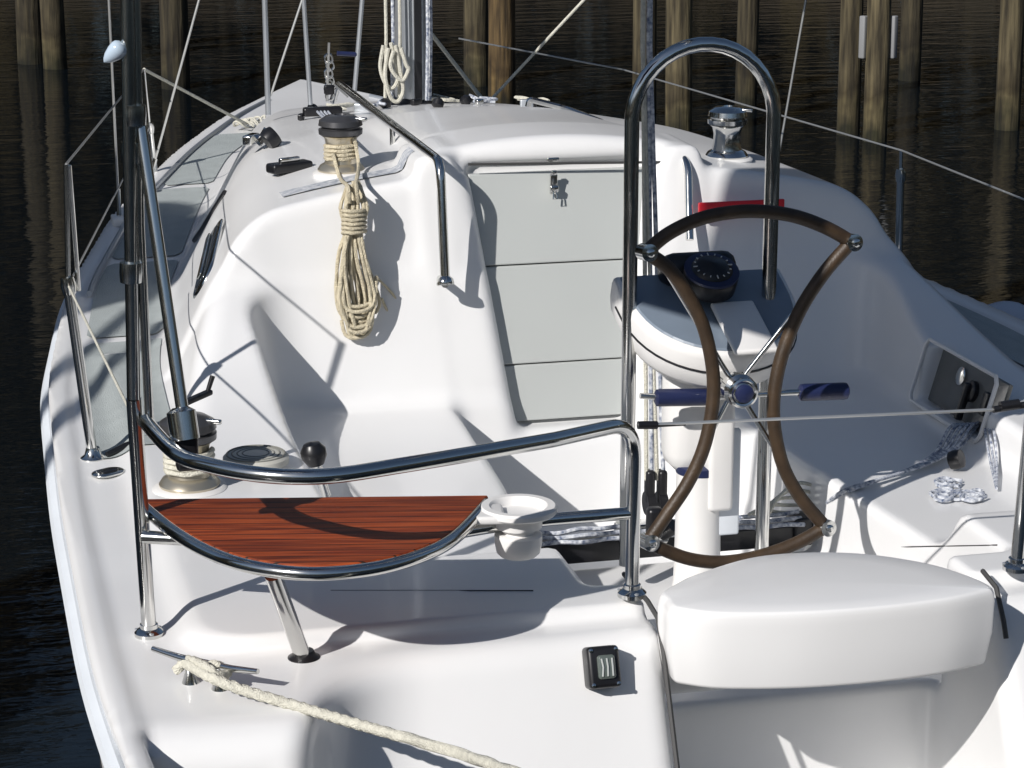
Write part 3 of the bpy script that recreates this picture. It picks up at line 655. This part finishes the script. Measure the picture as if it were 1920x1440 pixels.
# ---------------- mast, struts, shrouds
mast_base=Vector((0,4.0,1.50))
def mastring(z,k=1): return [Vector((math.cos(a)*.063*k,4.0+math.sin(a)*.09*k,z)) for a in np.linspace(0,2*math.pi,25)[:-1]]
mv=mastring(1.50)+mastring(9.6); mast=mesh('mast',mv,[(i,(i+1)%24,24+(i+1)%24,24+i) for i in range(24)]+[tuple(range(24,48))],ALU,boat)
MB().lathe([(.13,1.49),(.13,1.53),(.10,1.55),(.085,1.56)],(0,4,0)).build('mast_step',BLK,mast)
MB().box((0,3.905,3.0),(.025,.012,2.9)).build('mast_track',BLK,mast)
for k,(px,dy) in enumerate(((735,0),(748,.0),(800,0),(722,.02),(806,.02))):
    yk=3.88+dy; MB().tube(sub(P(px,188,y=yk),P(px+2,70,y=yk))+[P(px+2,70,y=yk)+Vector((0,.05,4))],.006,7).build('halyard',WROPE if k%2 else FLECK,mast)
for k,(cx,h0,h1) in enumerate(((733,85,165),(742,90,190),(752,95,150))):
    yk=3.86-.01*k; MB().tube(spline([P(cx-14,h0,y=yk),P(cx-20,(h0+h1)/2,y=yk),P(cx-10,h1-8,y=yk),P(cx+4,h1,y=yk),P(cx+14,h1-20,y=yk),P(cx+10,(h0+h1)/2,y=yk),P(cx,h0-5,y=yk)],6),.007,7).build('halyard_coil',WROPE,mast)
for q in range(15):
    a=-.42+.86*q/14+random.uniform(-.05,.05); p=Vector((a,3.72+random.uniform(-.10,.24),0)); p.z=zt1(p.x,p.y); an=random.uniform(0,3); A=((math.cos(an),math.sin(an),0),(-math.sin(an),math.cos(an),0),(0,0,1))
    if q%3==1: MB().lathe([(.012,0),(.02,.006),(.02,.024),(.010,.032),(0,.033)],p,(random.uniform(-.6,.6),random.uniform(-.6,.6),1)).build('mast_block',BLK,mast)
    elif q%3==0: MB().box(p+Vector((0,0,.012)),(random.uniform(.03,.07),.018,random.uniform(.02,.03)),A,.005).build('deck_organizer',(BLK,ALU,CHROME)[q%2+(q>8)],boat)
    else: MB().tube(spline([p+Vector((random.uniform(-.06,.06),random.uniform(-.05,.05),.008+.02*random.random())) for _ in range(7)],5),.005,6).build('line_tail',(WROPE,FLECK)[q%2],mast)
def up(p,q,ext): return [p,q,q+(q-p).normalized()*ext]
def shroud(px0,py0,px1,py1,y,r,ext=3.,name='shroud',m=WIRE): return MB().tube(up(P(px0,py0,y=y),P(px1,py1,y=y),ext),r,8).build(name,m,boat)
shroud(503,215,499,85,3.9,.0095,2.5,m=ALU); shroud(507,180,540,80,3.9,.004,2.5)
for (a,b,c_,d_) in ((582,196,575,85),(664,180,672,85)): shroud(a,b,c_,d_,3.9,.008,1.5,'mast_strut',ALU)
MB().tube([P(632,100,y=3.9),P(668,102,y=3.9)],.008,8).build('strut_bar',NAVY,mast)
ch_=MB()
for k in range(6): 
    q=P(616+3*(k%2),110+14*k,y=3.0); ch_.tube([q+Vector((.012*math.cos(a),.004*(k%2),.014*math.sin(a))) for a in np.linspace(0,6.28,13)[:-1]],.0035,6,closed=True)
ch_.build('tackle_chain',CHROME,boat); MB().tube(sub(P(617,80,y=3.0),P(613,190,y=3.0)),.004,6).tube(sub(P(618,150,y=3.0),P(652,182,y=3.05)),.003,6).build('tackle_line',WIRE,boat)
MB().box(P(617,168,y=3.0),(.03,.02,.03),bev=.005).build('tackle_block',BLK,boat)
vp=P(912,196,y=4.35); MB().tube(up(vp,P(820,78,y=4.2),1.5),.0075,8).build('preventer_line',WROPE,boat); MB().tube(up(vp,P(1022,78,y=4.3),1.5),.0055,8).build('preventer_line',WROPE,boat)
# line from the pole down to the cabin side block
q=onto(462,246); MB().tube(sub(s2t,q+Vector((0,0,.03)),10),.0062,8).build('jib_sheet',WROPE,boat)
cl=MB()
for k in range(5): 
    a=q+Vector((.02*k-.02,.02*k,.02)); cl.tube(spline([a+Vector((.03*math.cos(t+k),.03*math.sin(t),.012*math.sin(2*t+k)+.012)) for t in np.linspace(0,6,10)],3),.005,6)
cl.build('sheet_tail',WROPE,boat)
# boom above the picture
bo=MB().tube([Vector((0,3.9,2.95)),Vector((0,.3,3.15))],[.055,.05],16).build('boom',ALU,boat); MB().tube([Vector((0,3.7,3.05)),Vector((0,2.2,3.2)),Vector((0,.7,3.22))],[.16,.15,.08],14).build('sail_cover',CANVAS,bo)
# ---------------- starboard cockpit: control panel, red panel, fender, tackle
p,fw2,u3,nn=POCKET
pn=MB().box(p-nn*.046,(.385,.145,.012),(fw2,u3,nn),.004).build('engine_panel',ACRYL,boat)
MB().tube([p+fw2*(a_*.207)+u3*(b_*.085)+nn*.004 for a_,b_ in ((-1,-.8),(-.93,-1),(.93,-1),(1,-.8),(1,.8),(.93,1),(-.93,1),(-1,.8))],.006,8,closed=True).build('panel_rim',WPL,pn)
MB().lathe([(.028,0),(.028,.012),(.02,.016),(0,.017)],p-nn*.04+fw2*.03+u3*.01,nn).box(p-nn*.02+fw2*.03-u3*.02,(.018,.10,.02),(fw2,u3,nn),.006).build('throttle_lever',BLK,pn)
MB().lathe([(.022,0),(.024,.006),(.015,.01),(0,.01)],p-nn*.04-fw2*.05+u3*.03,nn).build('panel_gauge',CHROME,pn)
MB().box(p-nn*.035+fw2*.115,(.03,.06,.015),(fw2,u3,nn),.004).build('panel_switch',BLK,pn)
rd=MB().box(P(1390,388,y=1.935),(.245,.012,.034),bev=.003).build('bulkhead_trim',RED,boat)
fq=Vector((1.44,2.3,1.02))
# ------------------------------------------------------------ separate things
def thing(name,label,cat,group=None,loc=(0,0,0)):
    o=bpy.data.objects.new(name,None); COL.objects.link(o); o.location=loc; return tag(o,label,cat,group)
# rope coil hanging from the cabin-top winch
ymid=yb(1.45)-.05
def C(px,py,dy=0): return P(px,py,y=ymid+dy)
rc=thing('rope_coil','cream coiled rope hung from the cabin-top winch down the white bulkhead','rope')
lp=MB()
for k in range(22):
    t=k/21; x0=640+46*t+random.uniform(-4,4); x1=634+76*t+random.uniform(-5,5); yb_=600+26*math.sin(t*3.14)+random.uniform(-14,8); dy=-.012*math.sin(t*9)-.018*(k%3)
    lp.tube(spline([C(652+22*t,345+random.uniform(-6,10),.03+dy*.4),C(x0+2,390,dy*.5),C(648+30*t,430,dy*.6),C(x0-2,480,dy),C(x1,560,dy),C(x1+random.uniform(-8,8)*.5+ (12 if t<.5 else -12),yb_,dy-.006)],6),.0052,7,lobes=3,twist=140)
for k in range(7):
    t=k/6; yq=565+58*t; dy=-.03-.01*math.sin(k*1.7)
    lp.tube(spline([C(640+8*t,yq-50,dy),C(646+8*t,yq,dy-.01),C(672,yq+10,dy-.018),C(700-6*t,yq-4,dy-.01),C(706-6*t,yq-48,dy)],6),.0052,7,lobes=3,twist=140)
lp.build('rope_hank',CREAM,rc)
wr=MB()
for k in range(6):
    yq=395+8*k; wr.tube(spline([C(643,yq+2,.01),C(645,yq,-.03),C(662,yq+2,-.046),C(682,yq-1,-.03),C(685,yq-2,.01)],5),.0052,7,lobes=3,twist=140)
wr.build('rope_wrap',CREAM,rc)
en=MB(); en.tube(spline([C(640,600,-.02),C(648,628,-.03),C(668,634,-.035),C(684,620,-.03)],6),.005,7,lobes=3,twist=140); en.tube(spline([C(706,520,-.0),C(742,560,.02),C(748,605,.02),C(735,600,.02),C(716,560,.0)],6),.0035,7)
en.build('rope_end',CREAM,rc)
up_=MB()
wz=Vector(wb_)
for k in range(4): up_.tube([wz+Vector((.043*math.cos(a),.043*math.sin(a),.034+.011*k+.0017*a)) for a in np.linspace(0,6.28,24)],.0056,7,lobes=3,twist=140)
up_.tube(spline([wz+Vector((.03,-.04,.10)),wz+Vector((.035,-.075,.03)),C(668,345,-.01),C(672,380,-.02)],6),.0055,7,lobes=3,twist=140)
up_.tube(spline([wz+Vector((-.03,-.045,.06)),wz+Vector((-.02,-.09,0)),C(652,350,-.01),C(656,380,-.02)],6),.0055,7,lobes=3,twist=140)
up_.build('rope_turns',CREAM,rc)
# stern rope turns on the quarter winch
w_=MB()
for k in range(4): w_.tube([w2+Vector((.052*math.cos(a),.052*math.sin(a),.036+.012*k+.0018*a)) for a in np.linspace(0,6.28,28)],.006,7,lobes=3,twist=140)
w_.tube(spline([w2+Vector((.052,.0,.05)),w2+Vector((.09,.03,.03)),w2+Vector((.1,.25,.03)),w2+Vector((.06,.6,.05))],5),.006,7) if False else None
tag(w_.build('winch_rope',WROPE,None),'cream rope turns wound around the stern quarter winch drum','rope')
# mooring line from the stern cleat
ca=P(345,1250,z=1.145); m_=MB()
m_.tube(spline([P(330,1258,z=1.135),P(352,1238,z=1.16),P(385,1250,z=1.17),P(410,1268,z=1.16),P(425,1262,z=1.15),P(402,1246,z=1.165),P(380,1266,z=1.145)],8),.0092,12,lobes=3,twist=95)
m_.tube(spline([P(352,1245,z=1.16),P(400,1272,z=1.16),P(460,1295,z=1.145),P(560,1325,y=-.28),P(640,1349,y=-.34),P(720,1372,y=-.42),P(860,1412,y=-.62),P(1000,1462,y=-.9)],12),.0098,12,lobes=3,twist=95)
tag(m_.build('mooring_line',WROPE),'thick white twisted mooring line made fast to the stern cleat','mooring line')
# grey control tackle on the starboard seat
tk=thing('rope_tackle','black blocks and flecked lines bunched over the starboard cockpit edge','tackle')
tz=lambda px,py,l=.012: onto(px,py,l)
bA=P(1848,788,y=.55); bA2=P(1690,885,y=.6)
bA=P(1850,786,x=.93); 
MB().lathe([(.012,-.018),(.026,-.016),(.03,0),(.026,.016),(.012,.018)],bA,(.6,-.6,.2)).build('tackle_block',BLK,tk)
bB=onto(1792,884,.03); MB().lathe([(.012,-.016),(.022,-.014),(.024,0),(.022,.014),(.012,.016)],bB,(.6,-.6,.3)).build('tackle_block',BLK,tk)
t_=MB()
for k in range(6):
    t_.tube(spline([bA+Vector((0,0,-.01*k)),onto(1832-9*k,812+4*k,.02+.006*k),onto(1800-10*k,850+3*k,.018),onto(1740-12*k,880+4*k,.014),onto(1660-14*k,905+4*k,.012),onto(1600-10*k,925+5*k,.01)],6),.0042,6)
for k in range(3): t_.tube(spline([bA,onto(1846+8*k,830,.03),onto(1856+6*k,880,.02),onto(1868,925,.012)],6),.0035,6)
t_.build('tackle_fall',FLECK,tk)
pl=MB()
for k in range(16):
    c0=(1755+random.uniform(0,105),908+random.uniform(0,34)); pts=[onto(c0[0]+16*math.cos(t)+random.uniform(-4,4),c0[1]+6*math.sin(t),.006+.0015*(k%4)) for t in np.linspace(0,5.6,9)]
    pl.tube(spline(pts,4),.0042,6)
tag(pl.build('rope_pile',FLECK),'flecked blue and white rope heaped on the starboard side deck','rope')
# cream/white control lines looping beside the pedestal leg
ln=MB()
for k in range(5):
    ln.tube(spline([P(1560+4*k,925+8*k,y=1.1),P(1500-8*k,905+14*k,y=1.05),P(1462-8*k,930+6*k,y=1.0),P(1440-9*k,965,y=.98)],6),.0045,6)
tag(ln.build('control_rope',WROPE),'pale control lines looping beside the pedestal into the traveller','rope')
# fender over the starboard side
fz=P(1890,566,x=1.50)+Vector((0,0,-.07)); fl=MB().lathe([(0,-.36),(.06,-.345),(.11,-.30),(.13,-.24),(.13,.0),(.118,.055),(.085,.10),(.045,.122),(.02,.128),(0,.13)],fz+Vector((0,.0,-.06)),(0,0.25,1),n=28)
fo=fl.build('fender',mat('fender_vinyl',(.42,.47,.55),.45)); tag(fo,'pale ribbed fender hung outside the starboard gunwale','fender')
fr_=MB()
for k in range(7): fr_.tube([fz+Vector((.1305*math.cos(a),.1305*math.sin(a)-.25*.24+.04*k*.25*.97,-.06-.22+.035*k)) for a in np.linspace(0,6.28,25)[:-1]],.004,6,closed=True)
fr_.build('fender_rib',mat('fender_dark',(.18,.22,.30),.5),fo)
# ------------------------------------------------------------ water, shore, pilings, woods
def plane(name,x0,x1,y0,y1,z,m):
    o=mesh(name,[(x0,y0,z),(x1,y0,z),(x1,y1,z),(x0,y1,z)],[(0,1,2,3)],m,None,False); tag(o,'',None,None,'structure'); return o
m,nt,b=M_('water'); N=nt.nodes;L=nt.links
b.inputs['Base Color'].default_value=(.004,.006,.008,1); b.inputs['Roughness'].default_value=.04; b.inputs['IOR'].default_value=1.33
tc=N.new('ShaderNodeTexCoord'); mp=N.new('ShaderNodeMapping'); mp.inputs['Scale'].default_value=(1.0,3.2,1); mp.inputs['Rotation'].default_value=(0,0,PSI); L.new(tc.outputs['Object'],mp.inputs['Vector'])
n1=N.new('ShaderNodeTexNoise'); n1.inputs['Scale'].default_value=1.6; n1.inputs['Detail'].default_value=4; L.new(mp.outputs['Vector'],n1.inputs['Vector'])
bp=N.new('ShaderNodeBump'); bp.inputs['Strength'].default_value=.26; bp.inputs['Distance'].default_value=.05; n3=N.new('ShaderNodeTexNoise'); n3.inputs['Scale'].default_value=.28; n3.inputs['Detail'].default_value=3; L.new(tc.outputs['Object'],n3.inputs['Vector'])
mr=N.new('ShaderNodeMapRange'); mr.inputs['From Min'].default_value=.35; mr.inputs['From Max'].default_value=.65; mr.inputs['To Min'].default_value=.10; mr.inputs['To Max'].default_value=.25; L.new(n3.outputs['Fac'],mr.inputs['Value']); L.new(mr.outputs['Result'],bp.inputs['Strength'])
n4=N.new('ShaderNodeTexNoise'); n4.inputs['Scale'].default_value=7; n4.inputs['Detail'].default_value=2; L.new(mp.outputs['Vector'],n4.inputs['Vector'])
ml=N.new('ShaderNodeMath'); ml.operation='MULTIPLY_ADD'; ml.inputs[1].default_value=.18; L.new(n4.outputs['Fac'],ml.inputs[0]); L.new(n1.outputs['Fac'],ml.inputs[2]); L.new(ml.outputs[0],bp.inputs['Height']); L.new(bp.outputs['Normal'],b.inputs['Normal'])
plane('water',-900,900,-900,900,0,m)
SOIL=mat('bank_soil',(.06,.045,.025),.95,var=.5,vscale=.8,bump=.6,bscale=3)
hv=(math.sin(PSI),math.cos(PSI))
def bw(s,d): # camera-heading frame: s to the right, d ahead of the camera
    return Vector((CAM.x+hv[0]*d+hv[1]*s,CAM.y+hv[1]*d-hv[0]*s,0))
Vb=[];Fb=[];nn_=120
for i in range(nn_):
    t=2*math.pi*i/nn_
    for (d,z) in((34,-.5),(35,.5),(38,1.2),(50,2.2),(90,5),(260,8)):
        d2=d+1.2*math.sin(i*1.3); p=bw(d2*math.sin(t),d2*math.cos(t)); p.z=z+.25*math.sin(i*.9+d); Vb.append(p)
for i in range(nn_):
    k=(i+1)%nn_
    for j in range(5): Fb.append((i*6+j,k*6+j,k*6+j+1,i*6+j+1))
tag(mesh('shore',Vb,Fb,SOIL),'',None,None,'structure')
LEAF=mat('leaf',(.062,.046,.014),.85,vscale=.35,col2=(.014,.012,.005))
nl=120000
th=rng.uniform(-math.pi,math.pi,nl); th[:60000]=rng.uniform(-1.0,1.0,60000); rad=rng.uniform(36,52,nl); hz=rng.beta(1.3,1.5,nl)*19
front=np.abs(th)<1.0; crown=13+3.5*np.sin(th*13)+2.5*np.sin(th*31+rad*.4); crown=np.where(front,crown,crown*.62); hz=np.where(hz>crown,hz*.55,hz)+.5
dd=rad*np.cos(th); sx=rad*np.sin(th)
cx=CAM.x+hv[0]*dd+hv[1]*sx; cy=CAM.y+hv[1]*dd-hv[0]*sx
A_=rng.normal(size=(nl,3)); A_/=np.linalg.norm(A_,axis=1)[:,None]; B_=np.cross(A_,rng.normal(size=(nl,3))); B_/=np.linalg.norm(B_,axis=1)[:,None]
sz=rng.uniform(.25,.6,nl)[:,None]; Cc=np.stack([cx,cy,hz],1)
Vq=np.stack([Cc-A_*sz,Cc-B_*sz*.5,Cc+A_*sz,Cc+B_*sz*.5],1).reshape(-1,3); wd=np_mesh('woods',Vq,np.arange(4*nl).reshape(-1,4),LEAF,None)
tag(wd,'dark mass of trees on the far bank',None,None,'stuff')
grp='wooden pilings standing in the water behind the boat'
piles=[(60,118,52,'darkest slim piling at the far left edge of the water',.55),(104,128,44,'weathered grey piling second from the left edge',.9),(330,165,52,'brown piling between the steel poles and the mast shroud',.5),
 (893,160,46,'grey piling just right of the mast base',.9),(941,205,50,'ochre piling in front of the grey piling right of the mast',1.25),(1208,215,44,'olive piling behind the left leg of the binnacle guard',.95),(1272,262,50,'thick tan piling framed inside the binnacle guard arch',1.15),
 (1398,205,40,'slim piling behind the right shoulder of the binnacle guard',.6),(1590,252,42,'pale stub piling left of the bracketed piling',.95),(1640,264,44,'tan piling with a pair of white brackets on top',1.25),(1705,150,40,'dim far piling right of the bracketed piling',.5),(1888,242,46,'pale piling nearest the right edge of the picture',1.0)]
for (px,py,w,lab,br) in piles:
    bpt=P(px,py,z=0); dist=(bpt-CAM).dot(FW); r=w/2*dist/F
    H=2.6 if px not in (1590,1888) else 1.9
    prof=[(r*1.04,-1.2),(r*1.03,0),(r,.8),(r*.97,H-.04),(r*.9,H),(0,H+.01)]
    mb=MB().lathe(prof,(0,0,0),n=18); pm=PILE.copy(); e=pm.node_tree.nodes['Color Ramp'].color_ramp.elements if 'Color Ramp' in pm.node_tree.nodes else [n for n in pm.node_tree.nodes if n.type=='VALTORGB' and n.name!='tide'][0].color_ramp.elements
    for q in e: br_=br*.5; q.color=(q.color[0]*br_,q.color[1]*br_*(1.0 if px!=941 else .8),q.color[2]*br_*(1 if px!=941 else .6),1)
    o=mb.build('piling',pm); o.location=bpt; o.rotation_euler=(random.uniform(-.015,.015),random.uniform(-.02,.02),random.uniform(0,6))
    tag(o,lab,'piling',grp)
    if px==1640:
        for s_ in(-1,1):
            br_=MB().box(Vector((0,0,0)),(.05,.05,.30),bev=.01).build('bracket',mat('bracket_grey',(.22,.225,.23),.5),o)
            br_.matrix_parent_inverse=Matrix.Identity(4); q=P(1640+s_*28,75,z=.0); w_loc=Vector((RT.x*s_*.105,RT.y*s_*.105,.735)); br_.location=Matrix.Rotation(-o.rotation_euler[2],3,'Z')@w_loc
# unseen pilings and rail tubes added to port to shadow the side deck
for (u,w_) in ((-3.05,0),(-3.36,.1),(-3.67,-.05)):
    q=lightpt(u,0,-3.0+w_); o=MB().lathe([(.18,-1.5),(.17,1.0),(.16,4.36+w_),(.14,4.4+w_),(0,4.41+w_)],(0,0,0),n=20).build('piling',PILE); o.location=(q.x,q.y,0)
    tag(o,{0:'unseen stout piling nearest the stern, added to shade the port deck',.1:'unseen middle piling of the cluster added to shade the port deck',-.05:'unseen stout piling farthest forward, added to shade the port deck'}[w_],'piling','unseen pilings added to shade the port side')
def uv(p): 
    s_=p.x*shd.x+p.y*shd.y; return p.x*eu.x+p.y*eu.y, p.z+slope*s_
dr=thing('shade_rail','unseen sloping steel tubes added to stripe the port deck with shadow','rail')  # unseen tubes, added only for their stripe shadows
for (q0,q1) in (((120,695),(285,572)),((150,755),(300,628))):
    (u0,v0),(u1,v1)=uv(P(*q0,z=1.14)),uv(P(*q1,z=1.14)); du,dv=u1-u0,v1-v0
    MB().tube([lightpt(u0-du*.8,v0-dv*.8,-2.2),lightpt(u1+du*.15,v1+dv*.15,-2.2)],.022,10).build('shade_tube',ALU,dr)
# ------------------------------------------------------------ light, sky, camera
az=math.atan2(-SUN.x,-SUN.y) # compass bearing of the sun from +y
el=math.asin(-SUN.z)
ld=bpy.data.lights.new('sun','SUN'); ld.energy=4.7; ld.angle=math.radians(.55); ld.color=(1,.962,.925)
lo=bpy.data.objects.new('sun',ld); COL.objects.link(lo); lo.rotation_euler=SUN.to_track_quat('-Z','Y').to_euler()
w=bpy.data.worlds.new('World'); S.world=w; w.use_nodes=True; nt=w.node_tree; bg=nt.nodes['Background']
sk=nt.nodes.new('ShaderNodeTexSky'); sk.sky_type='NISHITA'; sk.sun_disc=False; sk.sun_elevation=el; sk.sun_rotation=az; sk.air_density=1.0; sk.dust_density=.6; sk.ozone_density=1.2
nt.links.new(sk.outputs['Color'],bg.inputs['Color']); bg.inputs['Strength'].default_value=.06
cd=bpy.data.cameras.new('camera'); co=bpy.data.objects.new('camera',cd); COL.objects.link(co)
cd.sensor_width=36; cd.lens=F/1920*36; cd.clip_end=3000; cd.clip_start=.05
co.matrix_world=Matrix((( RT.x,UP.x,-FW.x,CAM.x),(RT.y,UP.y,-FW.y,CAM.y),(RT.z,UP.z,-FW.z,CAM.z),(0,0,0,1)))
S.camera=co
S.view_settings.view_transform='Standard'; S.view_settings.look='None'; S.view_settings.exposure=.02; S.view_settings.gamma=1
